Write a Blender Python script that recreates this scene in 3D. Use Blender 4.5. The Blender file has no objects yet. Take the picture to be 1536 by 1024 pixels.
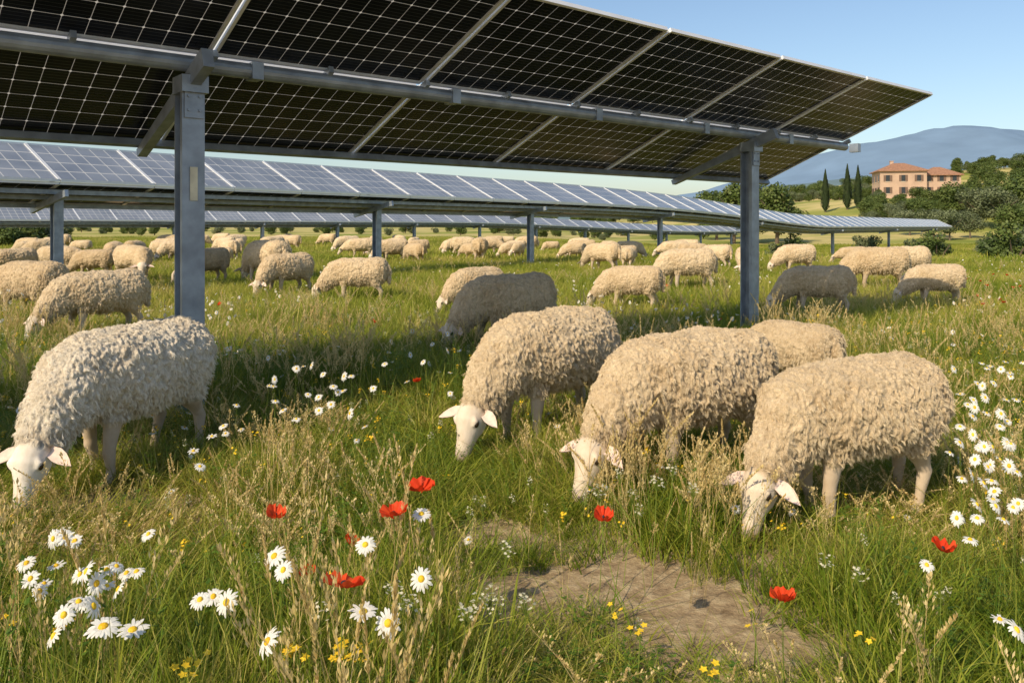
import bpy, math, random
import numpy as np
from mathutils import Vector, Matrix, noise
random.seed(7); rng=np.random.default_rng(7)
sc=bpy.context.scene
F=1200.0; HZ=340.0; CH=1.3
def W(px,Y): return ((px-768)/F*Y, Y)
def ss(a,b,x):
    t=min(1,max(0,(x-a)/(b-a))); return t*t*(3-2*t)
def ground(x,y):
    h=-.8*ss(25,50,y)*ss(-5,20,x)
    h+=7.6*ss(75,175,y)*ss(15,85,x)
    h+=16*ss(190,330,y)*ss(80,200,x)
    h+=2.5*ss(90,320,y)
    if y<60: h+=.05*noise.noise(Vector((x*.35,y*.35,3.1)))+.02*noise.noise(Vector((x*1.7,y*1.7,1)))
    return h
# ---------------------------------------------------------------- materials
def mat(name):
    m=bpy.data.materials.new(name); m.use_nodes=True
    nt=m.node_tree; nt.nodes.clear()
    o=nt.nodes.new('ShaderNodeOutputMaterial')
    return m,nt,o
def N(nt,t,**k):
    n=nt.nodes.new(t)
    for a,b in k.items(): setattr(n,a,b)
    return n
def ramp(nt,fac,stops):
    r=N(nt,'ShaderNodeValToRGB')
    e=r.color_ramp.elements
    while len(e)<len(stops): e.new(.5)
    for i,(p,c) in enumerate(stops):
        e[i].position=p; e[i].color=(*c,1)
    nt.links.new(fac,r.inputs['Fac']); return r.outputs['Color']
def simple(name,col,rough=.6,metal=0,noise_amt=.15,scale=8,bump=0,spec=.5):
    m,nt,o=mat(name)
    p=N(nt,'ShaderNodeBsdfPrincipled')
    p.inputs['Roughness'].default_value=rough; p.inputs['Metallic'].default_value=metal
    p.inputs['Specular IOR Level'].default_value=spec
    tc=N(nt,'ShaderNodeTexCoord'); nz=N(nt,'ShaderNodeTexNoise'); nz.inputs['Scale'].default_value=scale; nz.inputs['Detail'].default_value=6
    nt.links.new(tc.outputs['Object'],nz.inputs['Vector'])
    a=[max(0,c*(1-noise_amt*2)) for c in col]; b=[min(1,c*(1+noise_amt*2)) for c in col]
    c=ramp(nt,nz.outputs['Fac'],[(.25,a),(.75,b)])
    nt.links.new(c,p.inputs['Base Color'])
    if bump:
        bp=N(nt,'ShaderNodeBump'); bp.inputs['Strength'].default_value=bump; bp.inputs['Distance'].default_value=.02
        nt.links.new(nz.outputs['Fac'],bp.inputs['Height']); nt.links.new(bp.outputs['Normal'],p.inputs['Normal'])
    nt.links.new(p.outputs[0],o.inputs[0]); return m
def leafmat(name,stops,nscale=.9,transl=.45,wr=.5,rough=.55):
    m,nt,o=mat(name)
    oi=N(nt,'ShaderNodeObjectInfo'); g=N(nt,'ShaderNodeNewGeometry')
    nz=N(nt,'ShaderNodeTexNoise'); nz.inputs['Scale'].default_value=nscale; nz.inputs['Detail'].default_value=4
    nt.links.new(g.outputs['Position'],nz.inputs['Vector'])
    mx=N(nt,'ShaderNodeMix'); mx.inputs[0].default_value=wr
    ad=N(nt,'ShaderNodeMath',operation='ADD'); ad.use_clamp=False; nt.links.new(oi.outputs['Random'],ad.inputs[0]); nt.links.new(g.outputs['Random Per Island'],ad.inputs[1])
    fr=N(nt,'ShaderNodeMath',operation='FRACT'); nt.links.new(ad.outputs[0],fr.inputs[0])
    mr=N(nt,'ShaderNodeMapRange'); mr.inputs[1].default_value=.3; mr.inputs[2].default_value=.7
    nt.links.new(nz.outputs['Fac'],mr.inputs[0])
    nt.links.new(mr.outputs[0],mx.inputs[2]); nt.links.new(fr.outputs[0],mx.inputs[3])
    c=ramp(nt,mx.outputs[0],stops)
    p=N(nt,'ShaderNodeBsdfPrincipled'); p.inputs['Roughness'].default_value=rough; p.inputs['Specular IOR Level'].default_value=.25
    t=N(nt,'ShaderNodeBsdfTranslucent'); ms=N(nt,'ShaderNodeMixShader'); ms.inputs[0].default_value=transl
    nt.links.new(c,p.inputs['Base Color']); nt.links.new(c,t.inputs['Color'])
    nt.links.new(p.outputs[0],ms.inputs[1]); nt.links.new(t.outputs[0],ms.inputs[2]); nt.links.new(ms.outputs[0],o.inputs[0])
    return m
M_grass=leafmat('grass_blade',[(.14,(.08,.145,.012)),(.40,(.185,.255,.02)),(.62,(.36,.37,.05)),(.86,(.60,.48,.17))],.7,.42,.5,.45)
M_grassfar=leafmat('grass_far',[(.12,(.12,.18,.015)),(.40,(.26,.31,.028)),(.64,(.44,.41,.075)),(.90,(.64,.51,.2))],.25,.42,.45)
M_straw=leafmat('straw',[(.1,(.50,.39,.14)),(.5,(.70,.55,.25)),(.9,(.84,.70,.38))],2,.4,.6)
M_stem=leafmat('stem',[(.1,(.12,.19,.025)),(.9,(.26,.32,.06))],2,.3,.6)
M_weed=leafmat('weed_leaf',[(.1,(.05,.12,.015)),(.9,(.17,.27,.03))],2,.35,.6)
M_white=leafmat('petal_white',[(.1,(.80,.79,.74)),(.9,(.87,.86,.82))],2,.35,.6)
M_cream=leafmat('petal_cream',[(.1,(.66,.62,.42)),(.9,(.8,.77,.6))],2,.35,.6)
M_yel=leafmat('petal_yellow',[(.1,(.78,.46,.02)),(.9,(.88,.64,.04))],2,.2,.6)
M_red=leafmat('petal_red',[(.1,(.76,.05,.012)),(.9,(.9,.12,.03))],2,.45,.6)
M_black=simple('dark_center',(.02,.015,.02),.7)
class MB:
    def __init__(s): s.v=[];s.f=[];s.m=[];s.uv=None
    def add(s,vs,fs,mi=0):
        b=len(s.v); s.v+= [tuple(v) for v in vs]; s.f+=[tuple(i+b for i in f) for f in fs]; s.m+=[mi]*len(fs)
    def box(s,c,ax,ay,az,mi=0):
        c=Vector(c); vs=[c+ax*i+ay*j+az*k for i in(-1,1) for j in(-1,1) for k in(-1,1)]
        s.add(vs,[(0,1,3,2),(4,6,7,5),(0,4,5,1),(2,3,7,6),(0,2,6,4),(1,5,7,3)],mi)
    def bar(s,p,q,w,h,up=Vector((0,0,1)),mi=0):
        p=Vector(p);q=Vector(q);d=(q-p); r=d.cross(up).normalized(); u=r.cross(d).normalized()
        s.box((p+q)/2,d/2,r*w/2,u*h/2,mi)
    def tube(s,pts,rad,n=6,mi=0,cap=True):
        pts=[Vector(p) for p in pts]
        b=len(s.v)
        for i,p in enumerate(pts):
            d=(pts[min(i+1,len(pts)-1)]-pts[max(i-1,0)]).normalized()
            r=d.cross(Vector((0,1,0.01))); 
            if r.length<.1: r=d.cross(Vector((1,0,0)))
            r.normalize(); u=r.cross(d)
            for k in range(n):
                a=2*math.pi*k/n; s.v.append(tuple(p+(r*math.cos(a)+u*math.sin(a))*rad[i]))
        for i in range(len(pts)-1):
            for k in range(n):
                s.f.append((b+i*n+k,b+i*n+(k+1)%n,b+(i+1)*n+(k+1)%n,b+(i+1)*n+k)); s.m.append(mi)
        if cap:
            s.f.append(tuple(b+k for k in range(n))[::-1]); s.m.append(mi)
            e=b+(len(pts)-1)*n; s.f.append(tuple(e+k for k in range(n))); s.m.append(mi)
    def mesh(s,name,mats,smooth=False):
        me=bpy.data.meshes.new(name); me.from_pydata(s.v,[],s.f)
        for m in mats: me.materials.append(m)
        me.polygons.foreach_set('material_index',s.m)
        if smooth: me.polygons.foreach_set('use_smooth',[True]*len(s.f))
        me.update(); return me
    def obj(s,name,mats,parent=None,smooth=False,link=True):
        o=bpy.data.objects.new(name,s.mesh(name,mats,smooth))
        if link: sc.collection.objects.link(o)
        if parent: o.parent=parent
        return o
def empty(name,loc=(0,0,0)):
    e=bpy.data.objects.new(name,None); sc.collection.objects.link(e); e.location=loc; return e
def scatter(name,pts,rots,scl,protos):
    col=bpy.data.collections.new(name+'_kinds')
    for p in protos: col.objects.link(p)
    n=len(pts); me=bpy.data.meshes.new(name); me.from_pydata([tuple(p) for p in pts],[],[])
    a=me.attributes.new('rot','FLOAT_VECTOR','POINT'); a.data.foreach_set('vector',np.asarray(rots,dtype=np.float32).ravel())
    a=me.attributes.new('scl','FLOAT_VECTOR','POINT'); a.data.foreach_set('vector',np.asarray(scl,dtype=np.float32).ravel())
    a=me.attributes.new('idx','INT','POINT'); a.data.foreach_set('value',rng.integers(0,len(protos),n).astype(np.int32))
    o=bpy.data.objects.new(name,me); sc.collection.objects.link(o)
    g=bpy.data.node_groups.new(name+'_gn','GeometryNodeTree')
    g.interface.new_socket('Geometry',in_out='INPUT',socket_type='NodeSocketGeometry')
    g.interface.new_socket('Geometry',in_out='OUTPUT',socket_type='NodeSocketGeometry')
    gi=g.nodes.new('NodeGroupInput'); go=g.nodes.new('NodeGroupOutput')
    ip=g.nodes.new('GeometryNodeInstanceOnPoints'); ci=g.nodes.new('GeometryNodeCollectionInfo')
    ci.inputs['Collection'].default_value=col; ci.inputs['Separate Children'].default_value=True; ci.inputs['Reset Children'].default_value=True
    def na(nm,t):
        x=g.nodes.new('GeometryNodeInputNamedAttribute'); x.data_type=t; x.inputs['Name'].default_value=nm; return x.outputs['Attribute']
    L=g.links.new
    L(gi.outputs[0],ip.inputs['Points']); L(ci.outputs[0],ip.inputs['Instance']); ip.inputs['Pick Instance'].default_value=True
    L(na('idx','INT'),ip.inputs['Instance Index'])
    L(na('rot','FLOAT_VECTOR'),ip.inputs['Rotation']); L(na('scl','FLOAT_VECTOR'),ip.inputs['Scale'])
    L(ip.outputs[0],go.inputs[0])
    md=o.modifiers.new('scatter','NODES'); md.node_group=g
    return o
# ---------------------------------------------------------------- plant kinds
def blade(mb,x,y,h,w,az,lean,curl,mi=0,seg=3):
    d=Vector((math.cos(az),math.sin(az),0)); fa=random.uniform(0,6.28)
    r=Vector((math.cos(fa),math.sin(fa),0))
    vs=[];fs=[]
    for i in range(seg+1):
        t=i/seg; p=Vector((x,y,0))+d*(lean*t*h+curl*t*t*h)+Vector((0,0,h*t*(1-.35*curl*t)))
        ww=w*(1-t)**.7*.5
        if i<seg: vs+=[p-r*ww,p+r*ww]
        else: vs+=[p]
    for i in range(seg-1): fs.append((2*i,2*i+1,2*i+3,2*i+2))
    fs.append((2*seg-2,2*seg-1,2*seg)); mb.add(vs,fs,mi)
def tuft(n,R,hmin,hmax,w,name,matl,sub=0):
    mb=MB(); cl=[(R*math.sqrt(random.random()),random.uniform(0,6.28),random.uniform(.65,1.3)) for _ in range(max(1,sub))]
    for i in range(n):
        if sub:
            cr,ca,ch=random.choice(cl); x=cr*math.cos(ca)+random.gauss(0,.03); y=cr*math.sin(ca)+random.gauss(0,.03); a=math.atan2(y-cr*math.sin(ca),x-cr*math.cos(ca))
        else:
            a=random.uniform(0,6.28); r=R*math.sqrt(random.random()); x=r*math.cos(a); y=r*math.sin(a); ch=1
        blade(mb,x,y,random.uniform(hmin,hmax)*(1-.4*random.random()**2)*ch,w*random.uniform(.6,1.5),a+random.uniform(-1,1),random.uniform(.05,.5),random.uniform(0,.9))
    return mb.obj(name,[matl],link=False)
near=[tuft(120,.16,.10,.30,.0050,'tuft_a%d'%i,M_grass,9) for i in range(9)]
near2=[tuft(320,.30,.10,.28,.0060,'tuft_n%d'%i,M_grass,26) for i in range(6)]
mid=[tuft(220,.5,.12,.27,.011,'tuft_b%d'%i,M_grassfar,30) for i in range(5)]
far=[tuft(150,1.1,.12,.3,.03,'tuft_c%d'%i,M_grassfar) for i in range(3)]
def stalk(name):
    mb=MB()
    for k in range(random.randint(3,6)):
        az=random.uniform(0,6.28); ln=random.uniform(.05,.45); H=random.uniform(.28,.5)
        d=Vector((math.cos(az),math.sin(az),0)); bx=random.uniform(-.05,.05); by=random.uniform(-.05,.05)
        P=lambda t:Vector((bx,by,0))+d*ln*H*t*t*.9+Vector((0,0,H*t))
        mb.tube([P(0),P(.35),P(.7),P(1)],[.0012,.001,.0008,.0005],3,0,False)
        kind=random.random(); L=random.uniform(.2,.34)
        for j in range(36 if kind<.55 else 60):
            t=1-L*random.random(); a=random.uniform(0,6.28)
            out=(.034 if kind<.55 else .008)*(1-(t-(1-L))/L*.8)*random.uniform(.3,1)
            c=P(t)+Vector((math.cos(a)*out,math.sin(a)*out,out*.7)); s=random.uniform(.005,.010)
            e=Vector((math.cos(a)*.35,math.sin(a)*.35,1)).normalized()*s; q=Vector((-math.sin(a),math.cos(a),0))*s*.34
            mb.add([c-e,c+q,c+e,c-q],[(0,1,2,3)],0)
            if kind<.55: mb.add([P(t-.03),P(t-.03)+q*.25,c-e],[(0,1,2)],0)
    return mb.obj(name,[M_straw],link=False)
stalks=[stalk('stalk%d'%i) for i in range(8)]
def weed(name):
    mb=MB()
    for k in range(4):
        az=random.uniform(0,6.28); H=random.uniform(.14,.3); ln=random.uniform(.1,.5)
        d=Vector((math.cos(az),math.sin(az),0)); P=lambda t:d*ln*H*t+Vector((0,0,H*t))
        mb.tube([P(0),P(.5),P(1)],[.0015,.0012,.0006],3,0,False)
        for j in range(14):
            t=random.uniform(.15,1); a=random.uniform(0,6.28); s=random.uniform(.014,.03)*(1.2-t*.6)
            u=Vector((math.cos(a),math.sin(a),random.uniform(0,.7))).normalized(); r=u.cross(Vector((0,0,1))).normalized()
            c=P(t); mb.add([c,c+u*s*.5+r*s*.28,c+u*s*1.1,c+u*s*.5-r*s*.28],[(0,1,2,3)],1)
    return mb.obj(name,[M_stem,M_weed],link=False)
weeds=[weed('weed%d'%i) for i in range(5)]
def stem(mb,L=.6,mi=0):
    a=random.uniform(0,6.28); k=random.uniform(.01,.06)
    mb.tube([(k*math.cos(a)*t*t*3,k*math.sin(a)*t*t*3,-L*t) for t in (0.01,.3,.6,1)],[.0011,.0013,.0015,.0018],4,mi,False)
def daisy(name,tilt,D=.064):
    mb=MB(); stem(mb); R=Matrix.Rotation(tilt,3,'X'); n=random.randint(16,21); droop=random.uniform(-.008,.003)
    for i in range(n):
        a=2*math.pi*i/n+random.uniform(-.1,.1); L=D/2*random.uniform(.85,1.06); w=.0036*random.uniform(.85,1.2); dz=droop+random.uniform(-.005,.003)
        c,s=math.cos(a),math.sin(a); vs=[]
        for t,ww,z in((.2,.4,.001),(.5,1,.003),(.82,1,.002+dz*.5),(1,.35,dz)):
            for sg in(-1,1): vs.append(R@Vector((c*L*t-s*w*ww*sg,s*L*t+c*w*ww*sg,z+.0006*(i%2))))
        mb.add(vs,[(0,1,3,2),(2,3,5,4),(4,5,7,6)],1)
    b=[];m=10; rr=D*.15
    for j,(q,z) in enumerate(((1,.001),(.85,.005),(.5,.0075))):
        for k in range(m): b.append(R@Vector((rr*q*math.cos(6.283*k/m),rr*q*math.sin(6.283*k/m),z)))
    b.append(R@Vector((0,0,.008)))
    fs=[(j*m+k,j*m+(k+1)%m,(j+1)*m+(k+1)%m,(j+1)*m+k) for j in range(2) for k in range(m)]+[(2*m+k,2*m+(k+1)%m,3*m) for k in range(m)]
    mb.add(b,fs,2); return mb.obj(name,[M_stem,M_white,M_yel],link=False)
daisies=[daisy('daisy%d'%i,t) for i,t in enumerate((.1,.3,.5,.75,.95,.2))]
def poppy(name,tilt,D=.08):
    mb=MB(); stem(mb,.65); R=Matrix.Rotation(tilt,3,'X')
    for i in range(5):
        a0=2*math.pi*i/5+random.uniform(-.2,.2); nu,nv=5,9; vs=[]; cup=random.uniform(.3,.95)
        for u in range(nu):
            t=u/(nu-1)
            for v in range(nv):
                b=(v/(nv-1)-.5)*1.75; r=D/2*t*(1-.12*(abs(b))**2)
                z=D/2*(cup*t**1.6)+.006*t*math.sin(b*9+i*2)+.004*t*random.uniform(-1,1)+.001*(i%2)
                rr=r*(1.05-.25*cup*t)
                vs.append(R@Vector((rr*math.cos(a0+b),rr*math.sin(a0+b),z)))
        mb.add(vs,[(u*nv+v,u*nv+v+1,(u+1)*nv+v+1,(u+1)*nv+v) for u in range(nu-1) for v in range(nv-1)],1)
    mb.tube([R@Vector((0,0,.001)),R@Vector((0,0,.010)),R@Vector((0,0,.014))],[.004,.006,.003],8,2)
    return mb.obj(name,[M_stem,M_red,M_black],smooth=True,link=False)
poppies=[poppy('poppy%d'%i,t) for i,t in enumerate((.1,.3,.6,-.3))]
def umbel(name,mcol,n=22,R=.045,s=.0045,flat=.3,L=.5):
    mb=MB(); stem(mb,L)
    for i in range(n):
        a=random.uniform(0,6.28); r=R*math.sqrt(random.random()); c=Vector((r*math.cos(a),r*math.sin(a),random.uniform(-.02,.02)*flat*3))
        mb.tube([Vector((0,0,-.04)),c-Vector((0,0,.002))],[.0006,.0004],3,0,False)
        k=5; t=random.uniform(0,.9); ti=Matrix.Rotation(random.uniform(-.6,.6),3,'X')@Matrix.Rotation(random.uniform(-.6,.6),3,'Y')
        for j in range(k):
            b=6.283*j/k+t; u=ti@Vector((math.cos(b),math.sin(b),.1)); w=ti@Vector((-math.sin(b),math.cos(b),0))
            mb.add([c,c+u*s*.6+w*s*.4,c+u*s*1.2,c+u*s*.6-w*s*.4],[(0,1,2,3)],1)
    return mb.obj(name,[M_stem,mcol],link=False)
umbels=[umbel('umbel%d'%i,M_cream,R=random.uniform(.02,.04)) for i in range(4)]
yels=[umbel('yflower%d'%i,M_yel,n=random.choice((4,7,11)),R=.024,s=.0075,L=.35) for i in range(4)]
# ---------------------------------------------------------------- grass layout
def bare(x,y):
    v=0
    for cx,cy,rx,ry in((.28,2.85,.55,.30),(.66,2.42,.45,.15),(-1.95,3.75,.5,.22),(.02,3.3,.38,.14),(-1.3,3.45,.25,.10),(.95,3.0,.28,.10)):
        d=((x-cx)/rx)**2+((y-cy)/ry)**2; d+=1.0*noise.noise(Vector((x*3,y*3,7)))
        v=max(v,1-ss(.55,1.7,d))
    return v
def hmul(x,y):
    h=1+.6*noise.noise(Vector((x*.9,y*.9,5)))+.4*noise.noise(Vector((x*3,y*3,9)))
    if -.15<x<1.0 and y<2.7: h*=.48
    if y<2.6 and x<-.1: h*=1.25
    if 3.0<y<5.6: h*=.72
    return max(.28,h)
def field(y0,y1,dens,margin=.8,k=.74):
    A=k*(y1*y1-y0*y0)+2*margin*(y1-y0); n=int(A*dens); out=[]
    ymax=y1
    while len(out)<n:
        y=random.uniform(y0,y1); xm=k*ymax+margin; x=random.uniform(-xm,xm)
        if abs(x)<k*y+margin: out.append((x,y))
    return out
def place(name,pts,protos,hs=1,tilt=.1,usebare=True,s0=.8,s1=1.25):
    P=[];R=[];S=[]
    for x,y in pts:
        bb=bare(x,y) if usebare and y<5 else 0
        if random.random()<bb*.92: continue
        if hs==.85 and -.2<x<1.0 and y<2.6 and random.random()<.7: continue
        P.append((x,y,ground(x,y)-.005)); R.append((random.gauss(0,tilt),random.gauss(0,tilt),random.uniform(0,6.28)))
        s=random.uniform(s0,s1)*(.6 if bb>.4 else 1); S.append((s,s,s*hs*(hmul(x,y) if y<15 else 1)))
    return scatter(name,P,R,S,protos)
place('grass',field(1.05,4.6,84),near,hs=.92)
place('pasture_grass',field(4.3,10.5,18),near2,hs=.95)
place('meadow_grass',field(9.5,28,8),mid,hs=1.0,tilt=.03)
place('distant_grass',field(26,85,1.4,margin=2),far,hs=1.1,s0=1,s1=1.5,tilt=.02)
def clumpy(n,y0,y1,thr=0.0,sc_=1.1,off=0,k=.74):
    out=[]; tries=0
    while len(out)<n and tries<n*30:
        tries+=1
        y=y0+(y1-y0)*math.sqrt(random.random()) if y1<12 else y0*(y1/y0)**random.random(); x=random.uniform(-1,1)*(k*y+.3)
        if noise.noise(Vector((x*sc_,y*sc_,off)))>thr: out.append((x,y))
    return out
place('dry_grass_stalks',clumpy(950,1.9,9,-.05,1.0,20)+clumpy(260,1.9,3.8,-.05,1,22)+clumpy(70,1.3,2.2,0,1,23)+clumpy(600,9,24,0,.4,21),stalks,hs=.85)
place('meadow_herbs',clumpy(1500,1.4,8,-.15,1.2,30),weeds,hs=1.0)
def flower(name,hero,scat,protos,zr,sr=(.85,1.15),small=()):
    P=[];R=[];S=[]
    for k,(px,py) in enumerate(list(hero)+list(small)):
        z=random.uniform(*zr); Y=(CH-z)*F/(py-HZ); x,y=W(px,Y); P.append((x,y,z)); R.append((random.gauss(0,.06),random.gauss(0,.06),random.gauss(0,.7))); s=random.uniform(*sr)*(1 if k<len(hero) else .66); S.append((s,s,1))
    for x,y in scat:
        z=random.uniform(.14,.36)*hmul(x,y)*.9; P.append((x,y,ground(x,y)+z)); R.append((random.gauss(0,.1),random.gauss(0,.1),random.gauss(0,1.2))); s=random.uniform(*sr)*.62; S.append((s,s,1))
    return scatter(name,P,R,S,protos)
hd=[(412,834),(340,903),(402,962),(545,918),(632,868),(548,817),(199,945),(155,940),(632,771),(582,934)]
hs_=[(128,905),(118,903),(140,909),(160,880),(178,884),(130,857),(205,858),(175,850),(120,862),(160,855),(190,860),(145,875),(90,803),(98,806),(80,808),(425,855),(1390,848),(1438,775),(1465,757),(1505,780),(1490,750),(1475,725),(1455,810),(455,550),(467,548),(445,553),(577,546),(290,677),(355,608),(318,655),(525,620),(1520,700),(1500,640),(1460,600),(1440,640),(1515,560),(1480,620),(1500,690),(1380,580),(40,845),(300,700),(442,552),(462,592),(478,596),(500,580),(410,580),(1525,945),(1500,930),(320,895),(300,900)]
hs_+=[(random.gauss(1490,40),random.uniform(540,780)) for _ in range(50)]+[(random.gauss(470,60),random.uniform(560,640)) for _ in range(14)]+[(random.gauss(120,70),random.uniform(790,960)) for _ in range(10)]
flower('oxeye_daisies',hd,clumpy(260,2.6,8,.0,1.0,40)+clumpy(950,8,30,.1,.35,41),daisies,(.40,.47),small=hs_)
flower('poppies',[(632,735),(590,773),(515,880)],[W(*p) for p in ((625,5.6),(525,3.0),(462,2.7),(1465,13),(1480,14),(1500,12),(1520,13.5),(1450,17),(1490,18),(1510,16),(1470,15),(1530,15),(770,12),(1000,14),(1440,20),(1500,22),(1475,11),(1505,10.5),(1530,11.5),(560,9),(860,10),(330,11),(1080,9.5))],poppies,(.42,.47),sr=(1.15,1.35),small=[(1413,826),(413,775),(905,779),(1174,900)])
flower('cream_umbel_flowers',[(930,710),(985,720),(1010,705),(760,820),(720,900),(790,900),(735,888),(950,740),(900,735),(620,905),(590,880),(100,800),(480,915),(1040,730),(1240,840),(1290,860),(700,915),(745,905),(600,900)],clumpy(600,2.2,9,-.05,1.1,50)+clumpy(700,9,28,.1,.4,51),umbels,(.3,.42))
flower('yellow_meadow_flowers',[(520,975),(450,985),(530,970),(508,972),(505,865),(95,935),(12,935),(440,978),(925,915),(960,940),(1070,1000),(545,965),(500,985),(515,980),(535,982),(300,985),(280,1000),(1130,930),(1300,960)],clumpy(750,2.1,8,-.05,1.3,60)+clumpy(650,8,25,.05,.4,61),yels,(.22,.34),sr=(1.0,1.35))
# ---------------------------------------------------------------- ground
m,nt,o=mat('meadow_soil')
g=N(nt,'ShaderNodeNewGeometry'); n1=N(nt,'ShaderNodeTexNoise'); n1.inputs['Scale'].default_value=.06; n1.inputs['Detail'].default_value=8
n2=N(nt,'ShaderNodeTexNoise'); n2.inputs['Scale'].default_value=14; n2.inputs['Detail'].default_value=10; n2.inputs['Roughness'].default_value=.7
nt.links.new(g.outputs['Position'],n1.inputs['Vector']); nt.links.new(g.outputs['Position'],n2.inputs['Vector'])
cf=ramp(nt,n1.outputs['Fac'],[(.3,(.16,.20,.035)),(.45,(.29,.29,.07)),(.57,(.52,.42,.18)),(.70,(.25,.26,.06))])
cn=ramp(nt,n2.outputs['Fac'],[(.3,(.17,.115,.065)),(.5,(.36,.265,.155)),(.7,(.56,.45,.28))])
sp=N(nt,'ShaderNodeSeparateXYZ'); nt.links.new(g.outputs['Position'],sp.inputs[0])
mr=N(nt,'ShaderNodeMapRange'); mr.inputs[1].default_value=5; mr.inputs[2].default_value=25; nt.links.new(sp.outputs['Y'],mr.inputs[0])
mx=N(nt,'ShaderNodeMix',data_type='RGBA'); nt.links.new(mr.outputs[0],mx.inputs[0]); nt.links.new(cn,mx.inputs[6]); nt.links.new(cf,mx.inputs[7])
p=N(nt,'ShaderNodeBsdfPrincipled'); p.inputs['Roughness'].default_value=.95; p.inputs['Specular IOR Level'].default_value=.1
nt.links.new(mx.outputs[2],p.inputs['Base Color'])
bp=N(nt,'ShaderNodeBump'); bp.inputs['Strength'].default_value=.8; bp.inputs['Distance'].default_value=.03; nt.links.new(n2.outputs['Fac'],bp.inputs['Height']); nt.links.new(bp.outputs['Normal'],p.inputs['Normal'])
nt.links.new(p.outputs[0],o.inputs[0]); M_ground=m
xs=sorted(set([round(v,3) for v in list(np.arange(-8,8,.25))+[s*a for s in(-1,1) for a in (8+ 4000*(np.linspace(0,1,75)[1:]**3.2))]+[8.0]]))
ys=list(np.arange(-2,14,.25))+list(14+5000*(np.linspace(0,1,90)[0:]**3)); ys=[-200,-60,-20,-8]+ys
vs=[(x,y,ground(x,y)) for y in ys for x in xs]; nx=len(xs)
fs=[(j*nx+i,j*nx+i+1,(j+1)*nx+i+1,(j+1)*nx+i) for j in range(len(ys)-1) for i in range(nx-1)]
mb=MB(); mb.add(vs,fs); mb.obj('ground',[M_ground],smooth=True)
# ---------------------------------------------------------------- mountains
def ridge(name,Y,prof,col1,depth,rough,seed):
    mb=MB(); nxx=160; x0,x1=prof[0][0],prof[-1][0]; vs=[]; nd=14
    for j in range(nd+1):
        for i in range(nxx+1):
            px=x0+(x1-x0)*i/nxx; 
            py=np.interp(px,[q[0] for q in prof],[q[1] for q in prof])
            x=(px-768)/F*Y; H=(HZ-py)/F*Y
            t=j/nd
            prof_t=(t/.7)**1.1 if t<.7 else 1-(t-.7)*.6
            z=H*prof_t+rough*prof_t*(noise.fractal(Vector((x/Y*9,t*4,seed)),1,2,5))
            vs.append((x,Y+(t-.7)*depth,max(z,-5)))
    fs=[(j*(nxx+1)+i,j*(nxx+1)+i+1,(j+1)*(nxx+1)+i+1,(j+1)*(nxx+1)+i) for j in range(nd) for i in range(nxx)]
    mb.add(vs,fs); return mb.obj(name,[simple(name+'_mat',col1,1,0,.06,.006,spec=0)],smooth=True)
ridge('mountain',3400,[(300,320),(900,310),(1080,280),(1180,246),(1260,222),(1330,203),(1400,186),(1440,183),(1490,190),(1560,196),(1700,215),(2100,290),(2600,320)],(.165,.245,.35),2200,30,1)  # bluish base colour carries the aerial haze
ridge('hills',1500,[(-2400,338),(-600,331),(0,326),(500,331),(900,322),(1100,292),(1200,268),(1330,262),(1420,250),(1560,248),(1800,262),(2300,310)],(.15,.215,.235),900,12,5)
# ---------------------------------------------------------------- trees
M_fol=leafmat('foliage',[(.1,(.05,.08,.02)),(.5,(.10,.14,.03)),(.9,(.17,.2,.06))],.8,.25,.3)
M_olive=leafmat('olive_foliage',[(.1,(.08,.10,.045)),(.5,(.14,.17,.08)),(.9,(.22,.24,.13))],.8,.25,.3)
M_cyp=leafmat('cypress_foliage',[(.1,(.02,.035,.015)),(.9,(.05,.07,.025))],1.5,.1,.3)
M_bark=simple('bark',(.12,.09,.06),.9,bump=.5)
def crown(mb,c,rx,rz,n,ls,mi=1,lobes=9):
    L=[]
    for i in range(lobes):
        a=random.uniform(0,6.28); r=random.uniform(.2,.7)*rx
        L.append((Vector((c[0]+r*math.cos(a),c[1]+r*math.sin(a),c[2]+random.uniform(-.6,.65)*rz)),random.uniform(.32,.55)))
    for i in range(n):
        lc,s=random.choice(L); d=Vector((random.gauss(0,1),random.gauss(0,1),random.gauss(0,1))).normalized()
        q=lc+Vector((d.x*rx*s,d.y*rx*s,d.z*rz*s))*random.uniform(.65,1.08)
        u=Vector((random.gauss(0,1),random.gauss(0,1),random.gauss(0,.7))).normalized(); w=u.cross(d+Vector((.1,.2,.3))).normalized(); k=ls*random.uniform(.6,1.3)
        mb.add([q-u*k*.5,q+w*k*.35,q+u*k*.5,q-w*k*.35],[(0,1,2,3)],mi)
def mk_tree(name,h,rx,n,ls,m):
    mb=MB(); mb.tube([(0,0,-.5),(0.05*h*.3,0,h*.2),(0,0.03*h,h*.45),(0,0,h*.7)],[h*.035,h*.028,h*.02,h*.008],8,0)
    for i in range(5):
        a=i*1.26+random.random(); mb.tube([(0,0.02*h,h*(.3+.05*i)),(math.cos(a)*rx*.35,math.sin(a)*rx*.35,h*(.45+.05*i)),(math.cos(a)*rx*.65,math.sin(a)*rx*.65,h*(.6+.04*i))],[h*.014,h*.01,h*.004],5,0)
    crown(mb,(0,0,h*.6),rx,h*.45,n,ls,1,12); return mb.mesh(name,[M_bark,m])
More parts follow.
